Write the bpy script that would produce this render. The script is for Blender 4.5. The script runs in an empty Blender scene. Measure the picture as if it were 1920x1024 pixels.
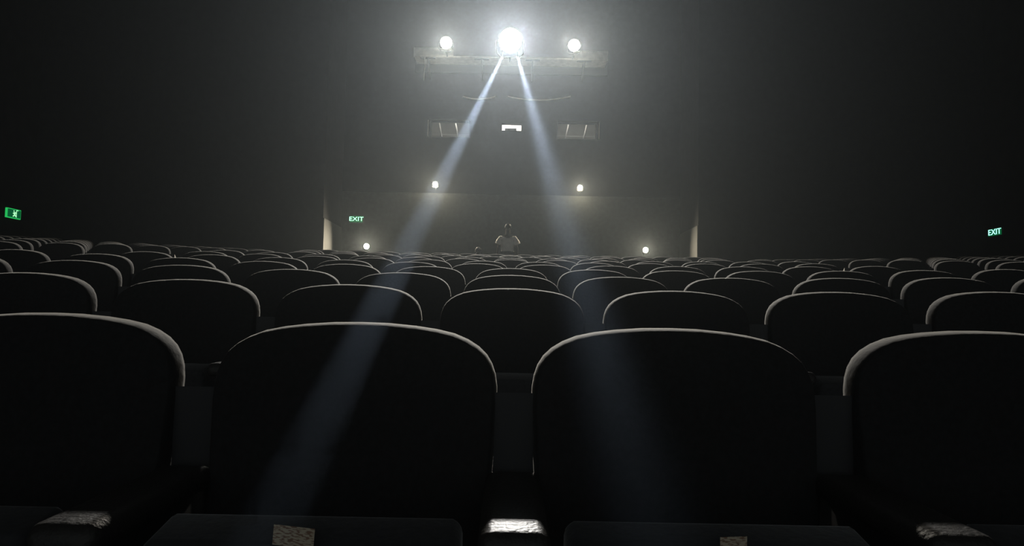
import bpy, bmesh, math, random
from mathutils import Vector, Matrix

random.seed(7)
S = bpy.context.scene
COL = S.collection

# ------------------------------------------------------------------ camera
FPX = 1387.0
ROLL, YAW, PITCH = 0.020, 0.0029, math.atan(85 / FPX)
CAM = Vector((0.0, 0.0, 1.03))
fwd = Vector((math.sin(YAW) * math.cos(PITCH), math.cos(YAW) * math.cos(PITCH), math.sin(PITCH)))
right0 = fwd.cross(Vector((0, 0, 1))).normalized()
up0 = right0.cross(fwd).normalized()
# picture content leans clockwise (its right side lower): the camera leans the other way
RIGHT = (right0 * math.cos(ROLL) + up0 * math.sin(ROLL)).normalized()
UP = RIGHT.cross(fwd).normalized()
cd = bpy.data.cameras.new('camera')
cd.sensor_width = 36.0
cd.lens = FPX / 1920 * 36.0
cd.clip_start = 0.02
cd.clip_end = 200
cam = bpy.data.objects.new('camera', cd)
COL.objects.link(cam)
M = Matrix((RIGHT, UP, -fwd)).transposed().to_4x4()
M.translation = CAM
cam.matrix_world = M
S.camera = cam


def P(px, py, Y):
    """world point seen at pixel (px,py) of the 1920x1024 frame, at distance Y down the hall"""
    d = fwd * FPX + RIGHT * (px - 960) - UP * (py - 512)
    return CAM + d * ((Y - CAM.y) / d.y)


# ------------------------------------------------------------------ world (thin haze in the hall) and exposure
W = bpy.data.worlds.new('world')
S.world = W
W.use_nodes = True
nt = W.node_tree
nt.nodes.clear()
wo = nt.nodes.new('ShaderNodeOutputWorld')
bg = nt.nodes.new('ShaderNodeBackground')
bg.inputs[0].default_value = (0, 0, 0, 1)
bg.inputs[1].default_value = 0.0
nt.links.new(bg.outputs[0], wo.inputs['Surface'])
HAZE = 4.9e-4
vs = nt.nodes.new('ShaderNodeVolumeScatter')
vs.inputs['Color'].default_value = (0.79, 0.91, 1.0, 1)
vs.inputs['Density'].default_value = HAZE
vs.inputs['Anisotropy'].default_value = 0.77
nt.links.new(vs.outputs[0], wo.inputs['Volume'])

S.cycles.use_denoising = True
S.cycles.max_bounces = 4
S.cycles.diffuse_bounces = 2
S.cycles.glossy_bounces = 2
S.cycles.volume_bounces = 0
S.view_settings.view_transform = 'Standard'
S.view_settings.look = 'None'
S.view_settings.exposure = 0.0
S.view_settings.gamma = 1.0
S.view_settings.use_curve_mapping = False

LAMP_MAIN, LAMP_SIDE, LAMP_LOW = 400.0, 120.0, 55.0      # candle power (W/sr) along the axis
BEAM_L, BEAM_R = 1.7, 1.6                                  # watts in the two added streak lamps


# ------------------------------------------------------------------ materials
def mat(name, base=(.5, .5, .5), rough=.6, sheen=0.0, sheen_rough=.3, metal=0.0, spec=.5, noise=0.0, nscale=40,
        bump=0.0, emit=None, estr=0.0, sheen_tint=(1, 1, 1)):
    m = bpy.data.materials.new(name)
    m.use_nodes = True
    n = m.node_tree
    b = n.nodes['Principled BSDF']
    b.inputs['Base Color'].default_value = (*base, 1)
    b.inputs['Roughness'].default_value = rough
    b.inputs['Metallic'].default_value = metal
    b.inputs['Specular IOR Level'].default_value = spec
    if sheen:
        b.inputs['Sheen Weight'].default_value = sheen
        b.inputs['Sheen Roughness'].default_value = sheen_rough
        b.inputs['Sheen Tint'].default_value = (*sheen_tint, 1)
    if emit:
        b.inputs['Emission Color'].default_value = (*emit, 1)
        b.inputs['Emission Strength'].default_value = estr
    if noise or bump:
        tc = n.nodes.new('ShaderNodeTexCoord')
        tx = n.nodes.new('ShaderNodeTexNoise')
        tx.inputs['Scale'].default_value = nscale
        tx.inputs['Detail'].default_value = 4
        n.links.new(tc.outputs['Object'], tx.inputs['Vector'])
        if noise:
            r = n.nodes.new('ShaderNodeMapRange')
            r.inputs[1].default_value = .3
            r.inputs[2].default_value = .7
            r.inputs[3].default_value = 1 - noise
            r.inputs[4].default_value = 1 + noise
            mx = n.nodes.new('ShaderNodeVectorMath')
            mx.operation = 'SCALE'
            mx.inputs[0].default_value = base
            n.links.new(tx.outputs['Fac'], r.inputs[0])
            n.links.new(r.outputs[0], mx.inputs['Scale'])
            n.links.new(mx.outputs[0], b.inputs['Base Color'])
        if bump:
            bp = n.nodes.new('ShaderNodeBump')
            bp.inputs['Strength'].default_value = bump
            bp.inputs['Distance'].default_value = .004
            n.links.new(tx.outputs['Fac'], bp.inputs['Height'])
            n.links.new(bp.outputs[0], b.inputs['Normal'])
    return m


MV = mat('seat_velour', (.026, .0255, .026), .9, sheen=.12, sheen_rough=.35, spec=.04, noise=.12, nscale=90, bump=.15,
         sheen_tint=(1, .97, .9))
MSHELL = mat('seat_shell_plastic', (.02, .02, .022), .55, spec=.3, noise=.2)
MCUSH = mat('seat_cushion_velour', (.042, .043, .046), .9, sheen=.5, sheen_rough=.35, spec=.15, noise=.12, nscale=90, bump=.15)
MARM = mat('armrest_leatherette', (.03, .028, .026), .5, spec=.4, noise=.15, nscale=160, bump=.4)
MSTEEL = mat('seat_standard_steel', (.03, .03, .032), .5, metal=.0, spec=.4)
MFLOOR = mat('carpet_dark', (.018, .017, .018), .95, spec=.1, noise=.3, nscale=25)
MWALL = mat('wall_black_fabric', (.007, .007, .008), .95, spec=.05, noise=.25, nscale=6)
MWALLR = mat('wall_side_brown', (.008, .0065, .0055), .95, spec=.05, noise=.3, nscale=3)
MPALE = mat('return_lit_tone', (.013, .0145, .0135), .85, spec=.2, noise=.15, nscale=9)
MCEIL = mat('ceiling_dark', (.02, .02, .02), .95, spec=.05)
MCURT = mat('stage_drape', (.115, .135, .155), .95, spec=.1, noise=.2, nscale=4)
MMETAL = mat('lamp_housing_black', (.03, .03, .03), .5, spec=.4)
MGAL = mat('gallery_painted_steel', (.5, .48, .42), .6, spec=.3, noise=.15, nscale=8)
MGALD = mat('gallery_bracket_dark', (.06, .055, .05), .6, spec=.3)
MCABLE = mat('cable_white', (.7, .68, .62), .6)


def emission(name, col, s):
    m = bpy.data.materials.new(name)
    m.use_nodes = True
    n = m.node_tree
    n.nodes.clear()
    o = n.nodes.new('ShaderNodeOutputMaterial')
    e = n.nodes.new('ShaderNodeEmission')
    e.inputs[0].default_value = (*col, 1)
    e.inputs[1].default_value = s
    n.links.new(e.outputs[0], o.inputs['Surface'])
    return m


# ------------------------------------------------------------------ mesh helpers
def mesh_from(bm, name, mats, smooth=True, angle=None):
    bm.normal_update()
    me = bpy.data.meshes.new(name)
    bm.to_mesh(me)
    bm.free()
    for m in (mats if isinstance(mats, (list, tuple)) else [mats]):
        me.materials.append(m)
    if smooth:
        me.shade_smooth()
        if angle:
            me.set_sharp_from_angle(angle=math.radians(angle))
    return me


def link(name, data, parent=None, loc=None):
    o = bpy.data.objects.new(name, data)
    COL.objects.link(o)
    if parent is not None:
        o.parent = parent
    if loc is not None:
        o.location = loc
    return o


def empty(name, loc=(0, 0, 0), rz=0.0):
    o = bpy.data.objects.new(name, None)
    COL.objects.link(o)
    o.location = loc
    o.rotation_euler = (0, 0, rz)
    o.empty_display_size = .1
    return o


def tag(o, label=None, cat=None, group=None, kind=None):
    if label: o['label'] = label
    if cat: o['category'] = cat
    if group: o['group'] = group
    if kind: o['kind'] = kind
    return o


def bm_box(bm, lo, hi, bevel=0.0, seg=2, mi=0, mtx=None):
    lo, hi = Vector(lo), Vector(hi)
    r = bmesh.ops.create_cube(bm, size=1.0)
    vv = r['verts']
    for v in vv:
        v.co = Vector((lo[i] + (v.co[i] + .5) * (hi[i] - lo[i]) for i in range(3)))
    faces = list({f for v in vv for f in v.link_faces})
    if bevel:
        ed = list({e for v in vv for e in v.link_edges})
        rb = bmesh.ops.bevel(bm, geom=ed, offset=bevel, segments=seg, affect='EDGES', profile=.5)
        faces = list({f for v in rb['verts'] for f in v.link_faces} | {f for f in faces if f.is_valid})
        vv = list({v for f in faces for v in f.verts})
    for f in faces:
        f.material_index = mi
    if mtx is not None:
        bmesh.ops.transform(bm, matrix=mtx, verts=vv)
    return vv


def bm_tube(bm, pts, r, n=8, mi=0, cap=True):
    pts = [Vector(p) for p in pts]
    rings = []
    for i, p in enumerate(pts):
        t = (pts[min(i + 1, len(pts) - 1)] - pts[max(i - 1, 0)]).normalized()
        a = t.orthogonal().normalized() if i == 0 else (a - t * a.dot(t)).normalized()
        b = t.cross(a)
        rr = r[i] if isinstance(r, (list, tuple)) else r
        rings.append([bm.verts.new(p + (a * math.cos(2 * math.pi * k / n) + b * math.sin(2 * math.pi * k / n)) * rr) for k in range(n)])
    for A, B in zip(rings, rings[1:]):
        for k in range(n):
            f = bm.faces.new((A[k], A[(k + 1) % n], B[(k + 1) % n], B[k]))
            f.material_index = mi
    if cap:
        bm.faces.new(rings[0][::-1]).material_index = mi
        bm.faces.new(rings[-1]).material_index = mi


def bm_lathe(bm, prof, n=28, mi=0):
    """revolve (y, r) profile about the Y axis; r == 0 closes it"""
    rings = []
    for (y, r) in prof:
        if r <= 1e-6:
            rings.append([bm.verts.new((0, y, 0))])
        else:
            rings.append([bm.verts.new((r * math.cos(2 * math.pi * k / n), y, r * math.sin(2 * math.pi * k / n))) for k in range(n)])
    for A, B in zip(rings, rings[1:]):
        for k in range(n):
            k2 = (k + 1) % n
            if len(A) == 1 and len(B) == 1:
                continue
            if len(A) == 1:
                f = bm.faces.new((A[0], B[k], B[k2]))
            elif len(B) == 1:
                f = bm.faces.new((A[k], B[0], A[k2]))
            else:
                f = bm.faces.new((A[k], B[k], B[k2], A[k2]))
            f.material_index = mi


def bm_prism(bm, poly, x0, x1, mi=0):
    """extrude a (y,z) polygon from x0 to x1"""
    a = [bm.verts.new((x0, y, z)) for y, z in poly]
    b = [bm.verts.new((x1, y, z)) for y, z in poly]
    n = len(poly)
    fs = [bm.faces.new(a), bm.faces.new(b[::-1])]
    for i in range(n):
        fs.append(bm.faces.new((a[i], b[i], b[(i + 1) % n], a[(i + 1) % n])))
    for f in fs:
        f.material_index = mi
    bmesh.ops.recalc_face_normals(bm, faces=fs)


def simple(name, fn, m, parent=None, smooth=False, angle=None, loc=None):
    bm = bmesh.new()
    fn(bm)
    return link(name, mesh_from(bm, name, m, smooth or bool(angle), angle), parent, loc)


# ------------------------------------------------------------------ the hall
RAKE, CC = 0.096, 3.5
HALF = 12.0                # side walls
ZR = 20.5                  # rear wall
ZP = 18.5                  # front of the two rear side walls
PX0, PX1 = -4.72, 4.72     # opening between them
CEIL = 12.0


def floor_h(x, y):
    h = RAKE * (math.sqrt((max(y, -1.0) + CC) ** 2 + x * x) - CC)
    t = min(1.0, max(0.0, (abs(x) - 3.7) / .7))            # the side blocks rise a little less steeply
    return h - .010 * max(0.0, y - 8.9) * t


def make_floor(bm):
    xs = [-HALF - .3 + i * (2 * HALF + .6) / 42 for i in range(43)]
    ys = [-6.3 + j * (27.1) / 42 for j in range(43)]
    g = [[bm.verts.new((x, y, floor_h(x, y))) for x in xs] for y in ys]
    for j in range(42):
        for i in range(42):
            bm.faces.new((g[j][i], g[j][i + 1], g[j + 1][i + 1], g[j + 1][i]))


tag(simple('floor', make_floor, MFLOOR, smooth=True), kind='structure')
tag(simple('wall_left', lambda b: bm_box(b, (-HALF - .3, -6, -.5), (-HALF, ZR + .3, CEIL)), MWALLR), kind='structure')
tag(simple('wall_right', lambda b: bm_box(b, (HALF, -6, -.5), (HALF + .3, ZR + .3, CEIL)), MWALLR), kind='structure')
tag(simple('ceiling', lambda b: bm_box(b, (-HALF - .3, -6.3, CEIL), (HALF + .3, ZR + 2.4, CEIL + .3)), MCEIL), kind='structure')


def make_drape(bm):
    n = 240
    lo, hi = [], []
    for i in range(n + 1):
        x = -HALF + 2 * HALF * i / n
        y = -5.9 + .08 * math.sin(i * 1.3)
        lo.append(bm.verts.new((x, y, -.9)))
        hi.append(bm.verts.new((x, y, CEIL)))
    for i in range(n):
        bm.faces.new((lo[i], hi[i], hi[i + 1], lo[i + 1]))


tag(simple('wall_front', make_drape, MCURT, smooth=True), kind='structure')

# rear wall: a wall of panels around the three booth openings (built as pieces so the openings are real)
WIN = [(807, 881, 225.5, 257.5), (1045, 1119, 228.5, 261.0)]
PORT = (941, 977.5, 230.5, 245.5)


def rect(px0, px1, py0, py1, Y):
    """upright rectangle in the hall from its pixel bounds (centre kept, roll taken out)"""
    c = P((px0 + px1) / 2, (py0 + py1) / 2, Y)
    k = Y / FPX * 1.0
    w, h = (px1 - px0) * k, (py1 - py0) * k
    return c.x - w / 2, c.x + w / 2, c.z - h / 2, c.z + h / 2


holes = [rect(*WIN[0], ZR), rect(*PORT, ZR), rect(*WIN[1], ZR)]


def make_rear(bm):
    T = ZR + .25
    xs = [-HALF]
    for h in holes:
        xs += [h[0], h[1]]
    xs.append(HALF)
    for i in range(len(xs) - 1):
        if i % 2 == 0:
            bm_box(bm, (xs[i], ZR, .5), (xs[i + 1], T, CEIL))
        else:
            h = holes[i // 2]
            bm_box(bm, (xs[i], ZR, .5), (xs[i + 1], T, h[2]))
            bm_box(bm, (xs[i], ZR, h[3]), (xs[i + 1], T, CEIL))


tag(simple('wall_rear', make_rear, MWALL), kind='structure')
for sgn, nm in ((-1, 'wall_rear_left'), (1, 'wall_rear_right')):
    def side_block(bm, sgn=sgn):
        a, b = (-HALF, PX0) if sgn < 0 else (PX1, HALF)
        bm_box(bm, (a, ZP, .6), (b, ZR, CEIL))
    o = simple(nm, side_block, MWALL)
    tag(o, kind='structure')
    xw = PX0 if sgn < 0 else PX1 - .03
    tag(simple('return_lit_panel_' + nm[5:], lambda b: bm_box(b, (xw, ZP - .02, 1.0), (xw + .03, ZR, 3.45)), MPALE), kind='structure')  # low panel added, coloured lighter only where the low lamp's light falls

# projection booth behind the rear wall
def make_booth(bm):
    x0, x1, z0, z1 = -2.9, 2.9, holes[0][2] - 1.1, holes[0][3] + .55
    y0, y1 = ZR + .25, ZR + 2.2
    bm_box(bm, (x0, y0, z0 - .1), (x1, y1, z0))
    bm_box(bm, (x0, y0, z1), (x1, y1, z1 + .1))
    bm_box(bm, (x0 - .1, y0, z0), (x0, y1, z1))
    bm_box(bm, (x1, y0, z0), (x1 + .1, y1, z1))
    bm_box(bm, (x0, y1, z0), (x1, y1 + .1, z1))
    for c in (holes[1][0] - .35, holes[1][1] + .35):
        bm_box(bm, (c - .05, y0, z0), (c + .05, y1, z1))


tag(simple('wall_booth', make_booth, mat('booth_wall_paint', (.55, .52, .47), .8, noise=.08, nscale=5)), kind='structure')

MGLASS = bpy.data.materials.new('booth_glass')
MGLASS.use_nodes = True
_n = MGLASS.node_tree
_n.nodes.clear()
_o = _n.nodes.new('ShaderNodeOutputMaterial')
_t = _n.nodes.new('ShaderNodeBsdfTransparent')
_t.inputs[0].default_value = (.9, .92, .92, 1)
_g = _n.nodes.new('ShaderNodeBsdfGlossy')
_g.inputs['Roughness'].default_value = .05
_m = _n.nodes.new('ShaderNodeMixShader')
_m.inputs[0].default_value = .05
_n.links.new(_t.outputs[0], _m.inputs[1])
_n.links.new(_g.outputs[0], _m.inputs[2])
_n.links.new(_m.outputs[0], _o.inputs['Surface'])
MFRAME = mat('window_frame_grey', (.12, .115, .11), .6)
MBAR = mat('window_bar_pale', (.75, .72, .68), .6)

for wi, h in enumerate((holes[0], holes[2], holes[1])):
    w = empty('window_%d' % (wi + 1), ((h[0] + h[1]) / 2, ZR, h[2]))
    tag(w, kind='structure')
    hw, hh = (h[1] - h[0]) / 2, h[3] - h[2]
    t = .02
    def frame(bm):
        bm_box(bm, (-hw - t, -.03, -t), (hw + t, .1, 0))
        bm_box(bm, (-hw - t, -.03, hh), (hw + t, .1, hh + t))
        bm_box(bm, (-hw - t, -.03, 0), (-hw, .1, hh))
        bm_box(bm, (hw, -.03, 0), (hw + t, .1, hh))
    simple('window_frame', frame, MFRAME if wi < 2 else MWALL, w)
    simple('pane', lambda b: bm_box(b, (-hw + .001, .06, .001), (hw - .001, .066, hh - .001)), MGLASS, w)
    if wi < 2:
        s = -1 if wi == 0 else 1          # the bars lean opposite ways in the two windows
        simple('mullion', lambda b: bm_box(b, (-hw - .02, .62, hh * .46), (hw + .02, .635, hh * .46 + .018)), MBAR, w)
        for q in ((-.56, .0), (.32, .0)) if wi == 0 else ((-.5, .0), (.48, .0)):
            xc = q[0] * hw
            ln = .075 * (1 if wi == 0 else -1)
            simple('window_bar', lambda b: bm_tube(b, [(xc - ln / 2 * 1.8, .6, hh + .08), (xc + ln / 2 * 1.8, .6, -.08)], .02, 6), MBAR, w, smooth=True)
        xo = s * (hw + .07)
        simple('side_strip', lambda b: bm_box(b, (xo - .012, -.04, -.0), (xo + .012, -.005, hh)), MBAR, w)

# light inside the booth: a work lamp in the middle room, dimmer ones at the sides
def plain_light(name, kind, loc, power, col, size, parent=None, rot=None):
    l = bpy.data.lights.new(name, kind)
    l.energy = power
    l.color = col
    if kind == 'AREA':
        l.shape = 'DISK'
        l.size = size
    else:
        l.shadow_soft_size = size
    o = bpy.data.objects.new(name, l)
    COL.objects.link(o)
    o.location = loc
    if rot is not None:
        o.rotation_euler = rot
    if parent is not None:
        o.parent = parent
    return o


hz = holes[1][3]
plain_light('booth_light', 'POINT', (holes[1][0] + .1, ZR + 1.0, hz + .4), 420, (1, .98, .93), .06)
plain_light('booth_light', 'POINT', (-1.75, ZR + .42, hz + .3), 8, (1, .93, .85), .06)
plain_light('booth_light', 'POINT', (1.85, ZR + .42, hz + .3), 8, (1, .93, .85), .06)

# the projector standing in the middle opening
pc = P(957.5, 246, ZR + .7)
pr = empty('film_projector', (pc.x, ZR + .7, holes[1][2] - 1.1 + .0))
tag(pr, 'dark film projector silhouetted in the small bright booth opening', 'projector')
zt = P(957.5, 242.6, ZR + .7).z - pr.location.z
simple('projector_body', lambda b: bm_box(b, (-.17, -.15, zt - .22), (.17, .45, zt), .012), MMETAL, pr, angle=35)
simple('projector_lens', lambda b: bm_lathe(b, [(-.0, 0), (0, .055), (-.14, .055), (-.14, .045), (-.12, .04), (-.12, 0)], 20), MMETAL, pr, angle=35, loc=(-.05, -.15, zt - .12))
simple('projector_handle', lambda b: bm_tube(b, [(.1, 0, zt - .005), (.1, 0, zt + .05), (.105, 0, zt + .058), (.14, 0, zt + .058), (.145, 0, zt + .05), (.145, 0, zt - .005)], .009, 6), MMETAL, pr, smooth=True)
simple('pedestal', lambda b: (bm_box(b, (-.06, .08, .03), (.06, .2, zt - .22)), bm_box(b, (-.2, -.08, .0), (.2, .36, .03))), MMETAL, pr)

# lower wall coloured lighter, so the lamps' lit patches end at its edge
a, b_ = P(735, 362, ZR), P(1232, 371, ZR)
fz = (P(983, 366, ZR).z)
tag(simple('wall_rear_lower', lambda b: bm_box(b, (PX0, ZR - .05, 1.0), (PX1, ZR, fz), .01), mat('lower_wall_lit_tone', (.042, .046, .044), .85, spec=.2, noise=.15, nscale=9)), kind='structure')
gx0, gx1 = P(780, 100, ZR).x, P(1139, 106, ZR).x
gz = P(958, 107, ZR).z
tag(simple('trim_lit_patch', lambda b: bm_box(b, (gx0, ZR - .05, gz - .5), (gx1, ZR, gz - .03), .01), mat('gallery_spill_tone', (.06, .06, .055), .85, spec=.2)), kind='structure')  # panel added under the gallery; its lighter colour stands in for lamp spill

# ------------------------------------------------------------------ lighting gallery
GY0, GY1 = 19.75, ZR - .005
k = GY0 / FPX
cG = P(958, 107, GY0)
gL, gR = P(776, 100, GY0).x, P(1140, 107, GY0).x
gal = empty('lighting_gallery', (0, GY1, cG.z))
tag(gal, 'pale steel lighting gallery high on the rear wall, carrying three floodlights', 'gallery')
simple('deck', lambda b: bm_box(b, (gL, -.62, 0), (gR, 0, .05), .006), MGAL, gal)
for (xa, xb) in ((gL, gL + 75 * k), (gR - 66 * k, gR)):
    simple('side_panel', lambda b: bm_box(b, (xa, -.62, .05), (xb, -.59, .235), .004), MGAL, gal)
    simple('top_rail', lambda b: bm_tube(b, [(xa, -.61, .25), (xb, -.61, .25)], .018, 8), MGAL, gal, smooth=True)
    xe = xa if xa == gL else xb
    simple('end_post', lambda b: bm_box(b, (xe - .02, -.62, .0), (xe + .02, -.58, .26)), MGAL, gal)
for px in (801, 903, 999, 1097):
    xc = P(px, 107, GY0).x
    simple('bracket', lambda b: bm_prism(b, [(-.6, 0), (0, 0), (0, -.42), (-.04, -.42)], xc - .02, xc + .02), MGALD, gal)
    simple('bracket_plate', lambda b: bm_box(b, (xc - .2, -.6, -.022), (xc + .2, -.52, 0)), MGALD, gal)
cb = P(795, 118, GY0)
ce = P(793.5, 148, GY0)
tag(simple('hanging_cable', lambda b: bm_tube(b, [(cb.x, GY1 - .6, cG.z - .0), (cb.x + .01, GY1 - .6, cb.z), (cb.x - .005, GY1 - .6, (cb.z + ce.z) / 2), (ce.x, GY1 - .6, ce.z)], .011, 6), MCABLE, smooth=True),
    'thin pale cable hanging down from the left end of the lighting gallery', 'cable')
# loose cables drooping across the wall between the gallery and the booth windows
for (pa, pb, sag, lab) in ((868, 929, 5, 'pale cable drooping on the wall above the left booth window'),
                           (952, 1070, 7, 'longer pale cable drooping above the bright booth opening')):
    A, B = P(pa, 181, ZR - .03), P(pb, 181, ZR - .03)
    pts = []
    for i in range(9):
        t = i / 8
        p = A.lerp(B, t)
        p.z -= sag * ZR / FPX * 4 * t * (1 - t)
        p.y = ZR - .03
        pts.append(p)
    tag(simple('drooping_cable', lambda b: bm_tube(b, pts, .016, 6), MCABLE, smooth=True), lab, 'cable', 'cables drooping on the rear wall')

# ------------------------------------------------------------------ floodlights
AIM = Vector((0, 1.5, 1.2))


def floodlight(px, py, Y, r, cd_axis, spill, col, label, group, wall_y, drop_arm=True):
    p = P(px, py, Y)
    d = (AIM - p).normalized()
    root = empty('floodlight', (p.x, Y, p.z))
    q = d.to_track_quat('-Y', 'Z')
    root.rotation_euler = q.to_euler()
    tag(root, label, 'floodlight', group)
    R = r
    simple('housing', lambda b: bm_lathe(b, [(.0, R * 1.12), (-.03, R * 1.14), (-.03, R * 1.03), (.0, R * 1.02)][::-1] +
           [(.0, R * 1.12), (R * .5, R * 1.1), (R * .95, R * .8), (R * 1.15, R * .45), (R * 1.15, 0)]), MMETAL, root, angle=35)
    simple('lens', lambda b: bm_lathe(b, [(-.004, 0), (-.002, R * .7), (.004, R * 1.02)], 32), emission('lens_glow', col, 30), root, smooth=True)
    simple('yoke', lambda b: bm_tube(b, [(-R * 1.2, R * .4, 0), (-R * 1.22, R * .45, -R * 1.1), (-R * .9, R * .5, -R * 1.45), (R * .9, R * .5, -R * 1.45), (R * 1.22, R * .45, -R * 1.1), (R * 1.2, R * .4, 0)], .018, 6), MMETAL, root, smooth=True)
    inv = root.rotation_euler.to_matrix().inverted()
    # arm back to the wall / gallery
    e = inv @ (Vector((p.x, wall_y, p.z - R * 1.45)) - Vector((p.x, Y, p.z)))
    simple('mounting_arm', lambda b: bm_tube(b, [(0, R * .5, -R * 1.45), tuple(e)], .022, 6), MMETAL, root, smooth=True)
    # the light itself: an area disc at the lens, shining along -Y of the lamp
    g = plain_light('floodlight_glow', 'AREA', (0, -.012, 0), cd_axis * math.pi, col, R * 2, root, (-math.pi / 2, 0, 0))
    g.data.spread = math.radians(95 if Y < 20 else 120)
    if spill:
        plain_light('floodlight_spill', 'POINT', (0, -.08 - R * .3, -R * 1.15), spill, col, .02, root)
    return root


WARM = (1.0, .93, .80)
WARM2 = (1.0, .86, .62)
floodlight(957, 75.5, 19.45, .30, LAMP_MAIN, 6, (1, .975, .93), 'largest brightest floodlight at the middle of the gallery', 'gallery floodlights', GY1 - .6)
floodlight(836.5, 80, 19.45, .15, LAMP_SIDE, 4, WARM, 'small floodlight at the left end of the gallery', 'gallery floodlights', GY1 - .6)
floodlight(1076.5, 85, 19.45, .15, LAMP_SIDE, 4, WARM, 'small floodlight at the right end of the gallery', 'gallery floodlights', GY1 - .6)
floodlight(816, 345, 20.15, .062, LAMP_LOW, 25.0, WARM2, 'small wall floodlight below the left booth window', 'wall floodlights', ZR)
floodlight(1087.5, 351.5, 20.15, .062, LAMP_LOW, 25.0, WARM2, 'small wall floodlight below the right booth window', 'wall floodlights', ZR)
floodlight(687, 462, 20.15, .07, LAMP_LOW, .5, WARM2, 'low floodlight beneath the lit exit sign, left of the rear opening', 'wall floodlights', ZR)
floodlight(1210.5, 469, 20.15, .07, LAMP_LOW, .5, WARM2, 'low floodlight at the right of the rear opening', 'wall floodlights', ZR)


# two lamps added below the main floodlight to make the streaks of light
def pencil(px, py, Y, watts, diam, spread, label, dx):
    src = P(957 + dx, 109, 19.6)
    tgt = P(px, py, Y)
    d = (tgt - src).normalized()
    root = empty('streak_lamp', src)
    root.rotation_euler = d.to_track_quat('-Y', 'Z').to_euler()
    tag(root, label, 'spotlight', 'added streak lamps under the main floodlight')
    R = diam / 2
    simple('barrel', lambda b: bm_lathe(b, [(-.06, R + .004), (-.06, R + .014), (.2, R + .018), (.26, R + .004), (.26, 0)], 20), MMETAL, root, angle=35)
    simple('lens', lambda b: bm_lathe(b, [(-.02, 0), (-.016, R + .004)], 20), emission('streak_lamp_lens', (.9, .95, 1), 20), root)
    simple('clamp', lambda b: bm_tube(b, [(0, .1, R + .015), (0, .1, .16), (0, .3, .2)], .012, 6), MMETAL, root, smooth=True)
    o = plain_light('streak_lamp_beam', 'AREA', (0, -.03, 0), watts, (.78, .86, 1.0), diam, root, (-math.pi / 2, 0, 0))
    o.data.spread = math.radians(spread)


pencil(500, 1000, .62, BEAM_L, .052, .05, 'tiny lamp added left under the main floodlight for the left light streak', -16)
pencil(1182, 850, .72, BEAM_R, .05, .24, 'tiny lamp added right under the main floodlight for the right light streak', 14)

# ------------------------------------------------------------------ exit signs
def text_mesh(body, size, m, depth=.004):
    c = bpy.data.curves.new('sign_text', 'FONT')
    c.body = body
    c.size = size
    c.align_x = 'CENTER'
    c.align_y = 'CENTER'
    c.extrude = depth
    o = bpy.data.objects.new('sign_text_tmp', c)
    COL.objects.link(o)
    dg = bpy.context.evaluated_depsgraph_get()
    me = bpy.data.meshes.new_from_object(o.evaluated_get(dg))
    bpy.data.objects.remove(o)
    me.materials.clear()
    me.materials.append(m)
    return me


MEXB = emission('exit_face_green', (.0, .16, .05), .55)
MEXT = emission('exit_letters_mint', (.4, 1.0, .62), 2.2)


def exit_sign(loc, rz, w, h, label, text=True, tsize=.2, tm=None):
    root = empty('exit_sign', loc, rz)
    tag(root, label, 'exit sign', 'green exit signs')
    simple('sign_box', lambda b: bm_box(b, (-w / 2 - .02, 0, -h / 2 - .02), (w / 2 + .02, .05, h / 2 + .02), .006), MMETAL, root, angle=35)
    simple('sign_face', lambda b: bm_box(b, (-w / 2, -.006, -h / 2), (w / 2, .002, h / 2)), MEXB, root)
    if text:
        me = text_mesh('EXIT', tsize, tm or MEXT)
        o = link('lettering', me, root, (0, -.01, 0))
        o.rotation_euler = (math.pi / 2, 0, 0)
        o.scale = (1.2, 1, 1)
    return root


p = P(668, 411, ZR - .11)
exit_sign((p.x, ZR - .11, p.z), 0, .36, .18, 'small green lit exit sign on the rear wall over the left low floodlight', tsize=.165)
# side walls
zr = HALF / ((1875.5 - 956) / FPX)
p = P(1875.5, 435.5, zr)
exit_sign((HALF - .06, zr, p.z), -math.pi / 2, .5, .17, 'mint green lit exit sign on the dark right side wall', tsize=.2,
          tm=emission('exit_letters_cyan', (.4, 1.0, .85), 1.6))
zl = HALF / ((956 - 16) / FPX)
p = P(16, 400.5, zl)
ls = exit_sign((-HALF + .06, zl, p.z), math.pi / 2, .46, .19, 'small green running figure exit sign on the dark left side wall', text=False)


def running_figure(bm):
    def bar(p0, p1, w):
        p0, p1 = Vector((p0[0], 0, p0[1])), Vector((p1[0], 0, p1[1]))
        d = (p1 - p0).normalized()
        n = Vector((-d.z, 0, d.x)) * w
        vs_ = []
        for yy in (-.012, -.004):
            for q in (p0 + n, p0 - n, p1 - n, p1 + n):
                vs_.append(bm.verts.new((q.x, yy, q.z)))
        for idx in ((0, 1, 2, 3), (7, 6, 5, 4), (0, 4, 5, 1), (1, 5, 6, 2), (2, 6, 7, 3), (3, 7, 4, 0)):
            bm.faces.new([vs_[i] for i in idx])
    bar((-.01, .03), (.015, -.03), .022)       # torso
    bar((.01, .03), (.06, .015), .011)          # arms
    bar((-.005, .025), (-.05, .0), .011)
    bar((.015, -.03), (.05, -.06), .013)        # legs
    bar((.01, -.03), (-.05, -.07), .013)
    bar((.07, -.085), (.07, .085), .008)        # door frame
    bar((.07, .085), (.13, .085), .008)
    r = bmesh.ops.create_icosphere(bm, subdivisions=1, radius=.02)
    for v in r['verts']:
        v.co = Vector((v.co.x - .02, v.co.y * .3 - .008, v.co.z + .06))


simple('pictogram', running_figure, emission('exit_pictogram', (.4, 1, .5), 1.2), ls)
bpy.data.objects[ls.children[1].name].data.materials[0] = emission('exit_face_bright', (.02, .6, .12), .8)

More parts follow.
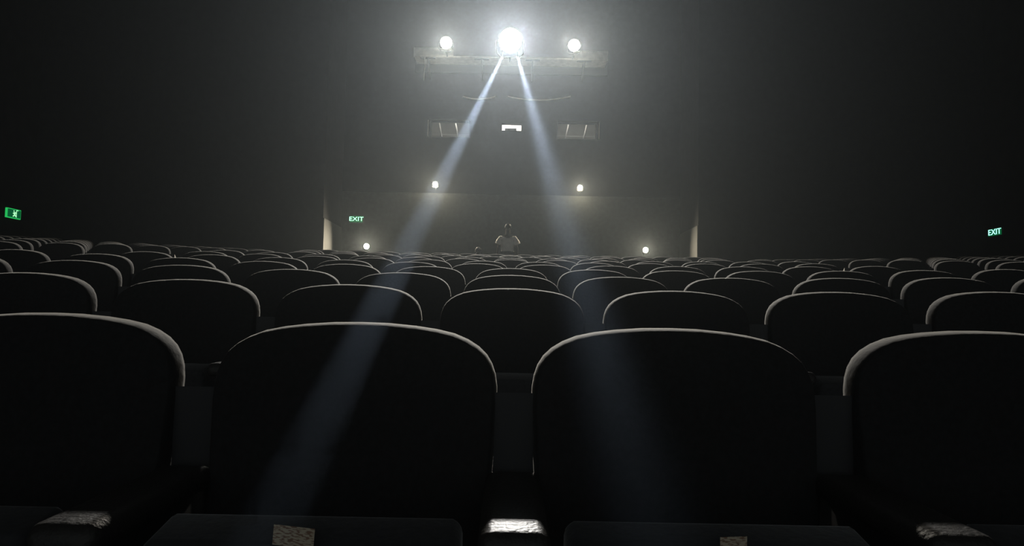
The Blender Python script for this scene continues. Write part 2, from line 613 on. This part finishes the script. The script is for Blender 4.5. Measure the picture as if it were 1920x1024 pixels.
# ------------------------------------------------------------------ theatre seats
HWT = .245
OUT = [(0, 0), (.2, .001), (.4, .005), (.55, .010), (.68, .017), (.78, .027), (.86, .039), (.92, .053), (.96, .069), (.985, .087),
       (.998, .108), (1.0, .135), (.985, .22), (.955, .33), (.915, .44), (.885, .52)]
SEAT_TOP = .90
RECL = math.tan(math.radians(8))


def back_outline(sub=1):
    pts = OUT[::sub] if sub > 1 else OUT
    if pts[-1] != OUT[-1]:
        pts = pts + [OUT[-1]]
    right = [(x * HWT, SEAT_TOP - d) for x, d in pts]
    left = [(-x, z) for x, z in right[1:]][::-1]
    loop = left + right                     # bottom-left ... top ... bottom-right
    # bottom edge, rounded a little
    x0, z0 = right[-1]
    loop += [(x0 * .93, z0 - .022), (x0 * .5, z0 - .03), (0, z0 - .03), (-x0 * .5, z0 - .03), (-x0 * .93, z0 - .022)]
    return loop


def to_world_back(x, v, d):
    return Vector((x, (v - SEAT_TOP) * RECL - d, v))


def outline_normals(lp):
    n = len(lp)
    res = []
    for i in range(n):
        a, b = lp[i - 1], lp[(i + 1) % n]
        t = Vector((b[0] - a[0], b[1] - a[1])).normalized()
        res.append(Vector((-t.y, t.x)))      # loop runs clockwise seen from the front: left normal is outward
    return res


EA, EB = .0105, .044


def bm_backrest(bm, sub=1, steps=(0, 14, 28, 42, 56, 68, 79, 90), mi=0):
    lp = back_outline(sub)
    nn = outline_normals(lp)
    rings = []
    def ring(inset, d, bulge=False):
        r = []
        for (x, v), n in zip(lp, nn):
            r.append(bm.verts.new(to_world_back(x - n.x * inset, v - n.y * inset, d)))
        rings.append(r)
    ring(.016, -.012)
    ring(.004, -.008)
    for t in steps:
        t = math.radians(t)
        ring(EA * (1 - math.cos(t)), EB * math.sin(t) * (.0 + 1) - 0)
    ring(EA + .004, EB + .0006)
    cz = SEAT_TOP - .27
    for sc_, dd in ((.86, .006), (.62, .012), (.3, .006)):        # gentle padding on the front face
        rings.append([bm.verts.new(to_world_back(x * sc_, cz + (v - cz) * sc_, EB + dd)) for (x, v) in lp])
    n = len(lp)
    fs = []
    for A, B in zip(rings, rings[1:]):
        for i in range(n):
            j = (i + 1) % n
            fs.append(bm.faces.new((A[i], A[j], B[j], B[i])))
    c = bm.verts.new(to_world_back(0, cz, EB + .004))
    for i in range(n):
        fs.append(bm.faces.new((rings[-1][i], rings[-1][(i + 1) % n], c)))
    c2 = bm.verts.new(to_world_back(0, cz, -.014))
    for i in range(n):
        fs.append(bm.faces.new((rings[0][(i + 1) % n], rings[0][i], c2)))
    for f in fs:
        f.material_index = mi
    bmesh.ops.recalc_face_normals(bm, faces=fs)


def bm_shell(bm, mi=0):
    lp = [(x * .93, SEAT_TOP - .035 + (z - SEAT_TOP) * .97) for x, z in back_outline(2)]
    A = [bm.verts.new(to_world_back(x, z, -.013)) for x, z in lp]
    B = [bm.verts.new(to_world_back(x * .97, SEAT_TOP - .04 + (z - SEAT_TOP + .035) * .97, -.032)) for x, z in lp]
    n = len(lp)
    fs = [bm.faces.new(A), bm.faces.new(B[::-1])]
    for i in range(n):
        fs.append(bm.faces.new((A[i], B[i], B[(i + 1) % n], A[(i + 1) % n])))
    for f in fs:
        f.material_index = mi
    bmesh.ops.recalc_face_normals(bm, faces=fs)


# tip-up cushion, folded up at a slant: local u across, v from hinge to front edge, w thickness
HINGE, TIP = Vector((0, -.30, .27)), Vector((0, -.375, .66))
CV = (TIP - HINGE)
CLEN = CV.length
CV.normalize()
CNRM = Vector((0, CV.z, -CV.y)) * -1      # towards the camera side (underside of the cushion)
CMTX = Matrix(((1, 0, 0, 0), (0, CV.y, -CNRM.y, 0), (0, CV.z, -CNRM.z, 0), (0, 0, 0, 1)))
CMTX = Matrix.Translation(HINGE) @ CMTX


def bm_cushion(bm, seg=4, mi=0):
    vv = bm_box(bm, (-.205, 0, -.0), (.205, CLEN, .095), .014, seg, mi)
    for v in vv:
        if v.co.y > CLEN * .5:
            v.co.y -= .05 * (v.co.x / .205) ** 2 * (v.co.y / CLEN)
    bmesh.ops.transform(bm, matrix=CMTX, verts=vv)


STD = [(-.36, 0), (-.30, .05), (-.16, .28), (-.17, .44), (-.33, .585), (-.36, .615), (-.34, .63), (-.045, .63), (-.035, .70), (.0, .70),
       (.0, .5), (-.05, .3), (-.05, .06), (.02, 0)]
SW = .027


def bm_standard(bm, xc, mi=0):
    bm_prism(bm, STD, xc - SW, xc + SW, mi)
    bm_prism(bm, [(-.043, .46), (-.043, .784), (.0, .745), (.0, .46)], xc - .0338, xc + .0338, mi)  # gap panel added to keep lamp light off the armrest's rear part


def bm_arm(bm, xc, seg=3, mi=0):
    w = .047
    vv = bm_box(bm, (xc - w, -.418, .616), (xc + w, -.05, .655), .0185, seg, mi)
    for v in vv:
        if v.co.y < -.36:                       # rounded, slightly drooping front end
            t = (-.36 - v.co.y) / .065
            v.co.z -= .010 * t * t
            v.co.x = xc + (v.co.x - xc) * (1 - .10 * t * t)


PITCHX = .55
_mb = bmesh.new(); bm_backrest(_mb); ME_BACK = mesh_from(_mb, 'backrest', MV)
_mb = bmesh.new(); bm_shell(_mb); ME_SHELL = mesh_from(_mb, 'back_shell', MSHELL, True, 35)
_mb = bmesh.new(); bm_cushion(_mb); ME_CUSH = mesh_from(_mb, 'seat_cushion', MCUSH)
_mb = bmesh.new(); bm_standard(_mb, -PITCHX / 2); ME_STD = mesh_from(_mb, 'standard', MSTEEL, False)
_mb = bmesh.new(); bm_arm(_mb, -PITCHX / 2, 4); ME_ARM = mesh_from(_mb, 'armrest', MARM)
# lighter versions for the rows further back: same shape, one mesh
def far_mesh(right_end):
    b = bmesh.new()
    bm_backrest(b, 1, (0, 25, 45, 62, 76, 90), 0)
    bm_shell(b, 1)
    bm_cushion(b, 2, 2)
    for xc in ((-PITCHX / 2, PITCHX / 2) if right_end else (-PITCHX / 2,)):
        bm_standard(b, xc, 3)
        bm_arm(b, xc, 2, 4)
    return mesh_from(b, 'theatre_seat', [MV, MSHELL, MCUSH, MSTEEL, MARM], True, 40)


ME_FAR, ME_FAR_END = far_mesh(False), far_mesh(True)

# paper sticker on the underside of the two middle front-row cushions
MSTK = bpy.data.materials.new('paper_sticker')
MSTK.use_nodes = True
_n = MSTK.node_tree
_b = _n.nodes['Principled BSDF']
_b.inputs['Roughness'].default_value = .7
_tc = _n.nodes.new('ShaderNodeTexCoord')
_mp = _n.nodes.new('ShaderNodeMapping')
_mp.inputs['Scale'].default_value = (130, 420, 1)
_tn = _n.nodes.new('ShaderNodeTexNoise')
_tn.inputs['Scale'].default_value = 1.0
_tn.inputs['Detail'].default_value = 1
_cr = _n.nodes.new('ShaderNodeValToRGB')
_cr.color_ramp.elements[0].position = .42
_cr.color_ramp.elements[0].color = (.34, .20, .13, 1)
_cr.color_ramp.elements[1].position = .52
_cr.color_ramp.elements[1].color = (.72, .62, .46, 1)
_n.links.new(_tc.outputs['Object'], _mp.inputs[0])
_n.links.new(_mp.outputs[0], _tn.inputs['Vector'])
_n.links.new(_tn.outputs['Fac'], _cr.inputs[0])
_n.links.new(_cr.outputs[0], _b.inputs['Base Color'])

ORD = ['front', 'second', 'third', 'fourth', 'fifth', 'sixth', 'seventh', 'eighth', 'ninth', 'tenth', 'eleventh', 'twelfth', 'thirteenth',
       'fourteenth', 'fifteenth']
NUM = ['', 'first', 'second', 'third', 'fourth', 'fifth', 'sixth', 'seventh', 'eighth', 'ninth', 'tenth', 'eleventh', 'twelfth', 'thirteenth',
       'fourteenth', 'fifteenth', 'sixteenth']


def in_frame(x, y):
    """does any of this seat's back show inside the frame"""
    for dx in (-.25, 0, .25):
        q = Vector((x + dx, y, floor_h(x, y) + .8)) - CAM
        zc = q.dot(fwd)
        u = q.dot(RIGHT) / zc * FPX
        if abs(u) < 985:
            return True
    return False


def place_seat(x, y, label, group, detailed, end_right=False):
    z = floor_h(x, y) - .01
    rz = random.uniform(-.012, .012)
    if not detailed:
        o = link('theatre_seat', ME_FAR_END if end_right else ME_FAR)
        o.location = (x, y, z)
        o.rotation_euler = (random.uniform(-.004, .004), 0, rz)
        tag(o, label, 'seat', group)
        return o
    root = empty('theatre_seat', (x, y, z))
    tag(root, label, 'seat', group)
    b = link('backrest', ME_BACK, root)
    link('back_shell', ME_SHELL, b)
    b.rotation_euler = (random.uniform(-.008, .008), 0, rz)
    link('seat_cushion', ME_CUSH, root)
    link('standard', ME_STD, root)
    link('armrest', ME_ARM, root)
    if end_right:
        link('standard', ME_STD, root, (PITCHX, 0, 0))
        link('armrest', ME_ARM, root, (PITCHX, 0, 0))
    return root


ROW0, ROWD, NROW = 1.327, 1.2, 12
GAPROW = {1, 5, 6, 9, 12}
PH = .012
front_seats = {}
CENTER_LIM = 3.4
for k in range(1, NROW + 1):
    y = ROW0 + ROWD * (k - 1)
    idx = range(-8, 9)
    xs = [PH + PITCHX * (i + .5) for i in idx] if k in GAPROW else [PH + PITCHX * i for i in idx]
    xs = [x for x in xs if abs(x) <= CENTER_LIM and in_frame(x, y)]
    for x in xs:
        side = 'left' if x < PH - .01 else 'right'
        if k in GAPROW:
            n = int(round((abs(x - PH)) / PITCHX + .5))
            pos = '%s seat %s of the middle' % (NUM[n], side)
        else:
            n = int(round(abs(x - PH) / PITCHX))
            pos = 'at the very middle' if n == 0 else '%s seat %s of the middle one' % (NUM[n], side)
        label = 'dark theatre seat, centre block, %s row, %s' % (ORD[k - 1], pos)
        endr = x + PITCHX > CENTER_LIM
        s = place_seat(x, y, label, 'centre block theatre seats', k <= 4, endr)
        if k == 1:
            front_seats[round(x, 2)] = s

# stickers (sub-parts of the cushions)
for s in front_seats.values():
    if abs(s.location.x) > .5:
        continue
    cu = [c for c in s.children if c.name.startswith('seat_cushion')][0]
    left = s.location.x < 0
    w, h = (.026, .0135) if left else (.017, .017)
    o = simple('label_sticker', lambda b: bm_box(b, (-w, -h, -.001), (w, h, .0)), MSTK, cu)
    T = Matrix.Translation((-.004 if left else .004, CLEN - (.030 if left else .036), -.0006)) @ Matrix.Rotation(-.10 if left else .05, 4, 'Z')
    o.matrix_local = CMTX @ T
    o['label'] = 'small paper label stuck under the cushion'

# side blocks: straight rows one metre apart, beginning beyond the aisles
XB, SZ0, SD = 4.55, 8.92, 1.0
for sgn, sname in ((-1, 'left'), (1, 'right')):
    for r, j in enumerate(range(-2, 6)):
        y = SZ0 + SD * j
        n = 0
        while True:
            x = sgn * (XB + .245 + PITCHX * n)
            if abs(x) > HALF - .4 or not in_frame(x, y) or abs(x) > .74 * y + .3:
                break
            n += 1
            label = 'dark theatre seat, %s side block, %s row, %s from the aisle' % (sname, ORD[r], NUM[n])
            place_seat(x, y, label, '%s side block theatre seats' % sname, False, n == 1 and sgn < 0)


# ------------------------------------------------------------------ people
def skin_body(name, joints, edges, m, parent, root=0):
    me = bpy.data.meshes.new(name)
    me.from_pydata([j[0] for j in joints], edges, [])
    o = link(name, me, parent)
    sk = o.modifiers.new('skin', 'SKIN')
    sk.use_smooth_shade = True
    for i, j in enumerate(joints):
        r = j[1]
        me.skin_vertices[0].data[i].radius = (r, r) if not isinstance(r, tuple) else r
        me.skin_vertices[0].data[i].use_root = (i == root)
    sub = o.modifiers.new('sub', 'SUBSURF')
    sub.levels = 2
    sub.render_levels = 2
    dg = bpy.context.evaluated_depsgraph_get()
    me2 = bpy.data.meshes.new_from_object(o.evaluated_get(dg))
    o.modifiers.clear()
    o.data = me2
    me2.materials.clear()
    me2.materials.append(m)
    me2.shade_smooth()
    return o


MSKIN = mat('skin_dark', (.03, .02, .016), .9, spec=.05)
MHAIR = mat('hair_black', (.004, .004, .004), .6, spec=.06)
MSHIRT = mat('white_tshirt_cotton', (.8, .78, .75), .9, noise=.06, nscale=12)
MTROU = mat('dark_trousers', (.03, .03, .035), .9)
MDARK = mat('dark_shirt', (.015, .015, .017), .95, spec=.1)


def hand(x, y, z, s, J, E, wrist):
    b = len(J)
    J.append(((x, y, z - .05), .026)); E.append((wrist, b))
    for q, (dx, dy, ln) in enumerate(((.0, -.03, .075), (.0, -.01, .085), (.0, .012, .08), (.0, .03, .062))):
        i = len(J)
        J.append(((x + dx, y + dy, z - .08), .010)); E.append((b, i))
        J.append(((x + dx - s * .012, y + dy, z - .08 - ln), .008)); E.append((i, i + 1))
    i = len(J)
    J.append(((x - s * .01, y - .05, z - .06), .011)); E.append((b, i))
    J.append(((x - s * .02, y - .06, z - .10), .009)); E.append((i, i + 1))


def head_details(root, hc, sc=1.0):
    """hair cap, nose, eyes, ears on a head centred at hc, facing -Y"""
    def hair(bm):
        bmesh.ops.create_uvsphere(bm, u_segments=24, v_segments=16, radius=1)
        for v in list(bm.verts):
            if v.co.z < -.15 - .0 and v.co.y < .2 or v.co.z < -.55 or (v.co.y < -.5 and v.co.z < .35):
                bm.verts.remove(v)
        for v in bm.verts:
            v.co = Vector((v.co.x * .082 * sc, v.co.y * .101 * sc + .012, v.co.z * .112 * sc + .018)) + Vector(hc)
    simple('hair', hair, MHAIR, root, smooth=True)


# standing person in a white T-shirt behind the last row
PY = 17.6
pp = P(951.5, 470, PY)
fz0 = floor_h(pp.x, PY)
sh_z = P(951, 444, PY).z - fz0          # shoulder height above the floor there
k = sh_z / 1.38
person = empty('person', (pp.x, PY, fz0))
tag(person, 'person in a white short-sleeved shirt standing behind the last row of seats', 'person')
J, E = [], []
def j(x, y, z, r, par=None):
    J.append(((x * k, y * k, z * k), r * k if not isinstance(r, tuple) else (r[0] * k, r[1] * k)))
    if par is not None:
        E.append((par, len(J) - 1))
    return len(J) - 1
pel = j(0, 0, .92, (.15, .105))
wai = j(0, 0, 1.06, (.14, .10), pel)
che = j(0, .01, 1.25, (.155, .11), wai)
nec = j(0, .015, 1.42, (.058, .06), che)
hd1 = j(0, .0, 1.53, (.068, .085), nec)
hd2 = j(0, -.005, 1.62, (.072, .092), hd1)
for s in (-1, 1):
    shd = j(s * .165, .01, 1.335, .062, che)
    elb = j(s * .235, .02, 1.07, .042, shd)
    wri = j(s * .245, -.03, .84, .030, elb)
    n0 = len(J)
    J2, E2 = [], []
    hx, hy, hz_ = s * .245 * k, -.03 * k, .84 * k
    hand(hx, hy, hz_, s, J, E, wri)
    hip = j(s * .085, 0, .86, .088, pel)
    kne = j(s * .095, -.01, .48, .058, hip)
    ank = j(s * .10, .02, .09, .040, kne)
    toe = j(s * .11, -.14, .035, .034, ank)
skin_body('body', J, E, MSKIN, person)
head_details(person, (0, 0, 1.60 * k), k)
# face
def face(bm):
    for s in (-1, 1):
        bmesh.ops.create_icosphere(bm, subdivisions=2, radius=.012 * k, matrix=Matrix.Translation((s * .03 * k, -.083 * k, 1.585 * k)))
        bmesh.ops.create_icosphere(bm, subdivisions=2, radius=.022 * k, matrix=Matrix.Translation((s * .078 * k, .005, 1.575 * k)) @ Matrix.Diagonal((.4, .7, 1.2, 1)))
    bmesh.ops.create_icosphere(bm, subdivisions=2, radius=.018 * k, matrix=Matrix.Translation((0, -.095 * k, 1.56 * k)) @ Matrix.Diagonal((.7, .9, 1.3, 1)))
    bmesh.ops.create_icosphere(bm, subdivisions=2, radius=.022 * k, matrix=Matrix.Translation((0, -.083 * k, 1.515 * k)) @ Matrix.Diagonal((1.1, .4, .35, 1)))
simple('face_features', face, MSKIN, person, smooth=True)


def shirt(bm):
    """T-shirt: torso tube with V neck opening and two flared short sleeves"""
    n = 28
    prof = [(.80, .178, .125), (.90, .176, .122), (1.0, .165, .118), (1.1, .165, .118), (1.2, .178, .124), (1.28, .19, .122), (1.335, .182, .108), (1.375, .145, .09), (1.40, .095, .072)]
    rings = []
    for (z, a, b) in prof:
        r = []
        for i in range(n):
            t = 2 * math.pi * i / n
            x, y = a * math.cos(t), b * math.sin(t) + .008
            zz = z
            if z > 1.36 and y < 0:                         # neckline dips in front
                zz -= .10 * (1 - min(1, abs(x) / .10)) * (1 if z > 1.39 else .45)
            r.append(bm.verts.new((x * k, y * k, zz * k)))
        rings.append(r)
    for A, B in zip(rings, rings[1:]):
        for i in range(n):
            bm.faces.new((A[i], A[(i + 1) % n], B[(i + 1) % n], B[i]))
    for s in (-1, 1):
        pts = [(s * .10, .01, 1.335), (s * .165, .01, 1.335), (s * .215, .012, 1.265), (s * .252, .014, 1.185)]
        bm_tube(bm, [Vector(q) * k for q in pts], [.06 * k, .075 * k, .078 * k, .082 * k], 14, 0, False)
so = simple('t_shirt', shirt, MSHIRT, person, smooth=True)
sm = so.modifiers.new('thick', 'SOLIDIFY')
sm.thickness = .004


def trousers(bm):
    for s in (-1, 1):
        bm_tube(bm, [Vector(q) * k for q in ((s * .07, 0, .98), (s * .085, 0, .86), (s * .095, -.01, .48), (s * .10, .015, .07))], [.115 * k, .105 * k, .078 * k, .07 * k], 14, 0, False)
    bm_tube(bm, [(0, 0, .84 * k), (0, 0, .99 * k)], [.165 * k, .158 * k], 18, 0, True)
simple('trousers', trousers, MTROU, person, smooth=True)

# seated person in dark clothes: only the crown of the head catches light
QY = 17.0
qq = P(897, 463, QY)
qf = floor_h(qq.x, QY)
ch = empty('stool', (qq.x, QY + .05, qf))
tag(ch, 'dark round stool behind the last row, under the seated person', 'stool')
top = qq.z - qf                       # crown height above the floor
seat_z = top - .88
simple('stool_seat', lambda b: [bm_tube(b, [(0, 0, seat_z - .06), (0, 0, seat_z - .05), (0, 0, seat_z - .012), (0, 0, seat_z)], [.15, .165, .165, .15], 20)], MSHELL, ch, angle=40)
for a in range(4):
    c, s_ = math.cos(a * math.pi / 2 + .78), math.sin(a * math.pi / 2 + .78)
    simple('leg', lambda b: bm_tube(b, [(.11 * c, .11 * s_, seat_z - .05), (.17 * c, .17 * s_, 0)], .014, 6), MSTEEL, ch, smooth=True)
p2 = empty('person', (qq.x, QY + .05, qf))
tag(p2, 'person in dark clothes seated beyond the seats, only the crown of the head lit', 'person')
J, E = [], []
k = 1.0
sz = seat_z
pel = j(0, .02, sz + .09, (.14, .10))
wai = j(0, .03, sz + .23, (.125, .095), pel)
che = j(0, .03, sz + .41, (.145, .105), wai)
nec = j(0, .02, sz + .585, .055, che)
hd1 = j(0, .0, sz + .69, (.066, .083), nec)
hd2 = j(0, -.005, sz + .785, (.07, .09), hd1)
for s in (-1, 1):
    shd = j(s * .16, .03, sz + .49, .058, che)
    elb = j(s * .21, -.02, sz + .26, .04, shd)
    wri = j(s * .13, -.25, sz + .17, .029, elb)
    J.append(((s * .11, -.32, sz + .16), .027)); pm = len(J) - 1; E.append((wri, pm))
    for q in range(4):
        J.append(((s * (.085 + .018 * q), -.37, sz + .155), .010)); E.append((pm, len(J) - 1))
        J.append(((s * (.085 + .018 * q), -.41 + .008 * q, sz + .14), .008)); E.append((len(J) - 2, len(J) - 1))
    J.append(((s * .07, -.35, sz + .165), .010)); E.append((pm, len(J) - 1))
    hip = j(s * .09, -.02, sz + .075, .08, pel)
    kne = j(s * .11, -.40, sz + .07, .058, hip)
    ank = j(s * .12, -.38, .085, .04, kne)
    toe = j(s * .13, -.53, .035, .033, ank)
skin_body('body', J, E, MDARK, p2)
head_details(p2, (0, 0, sz + .755), 1.0)
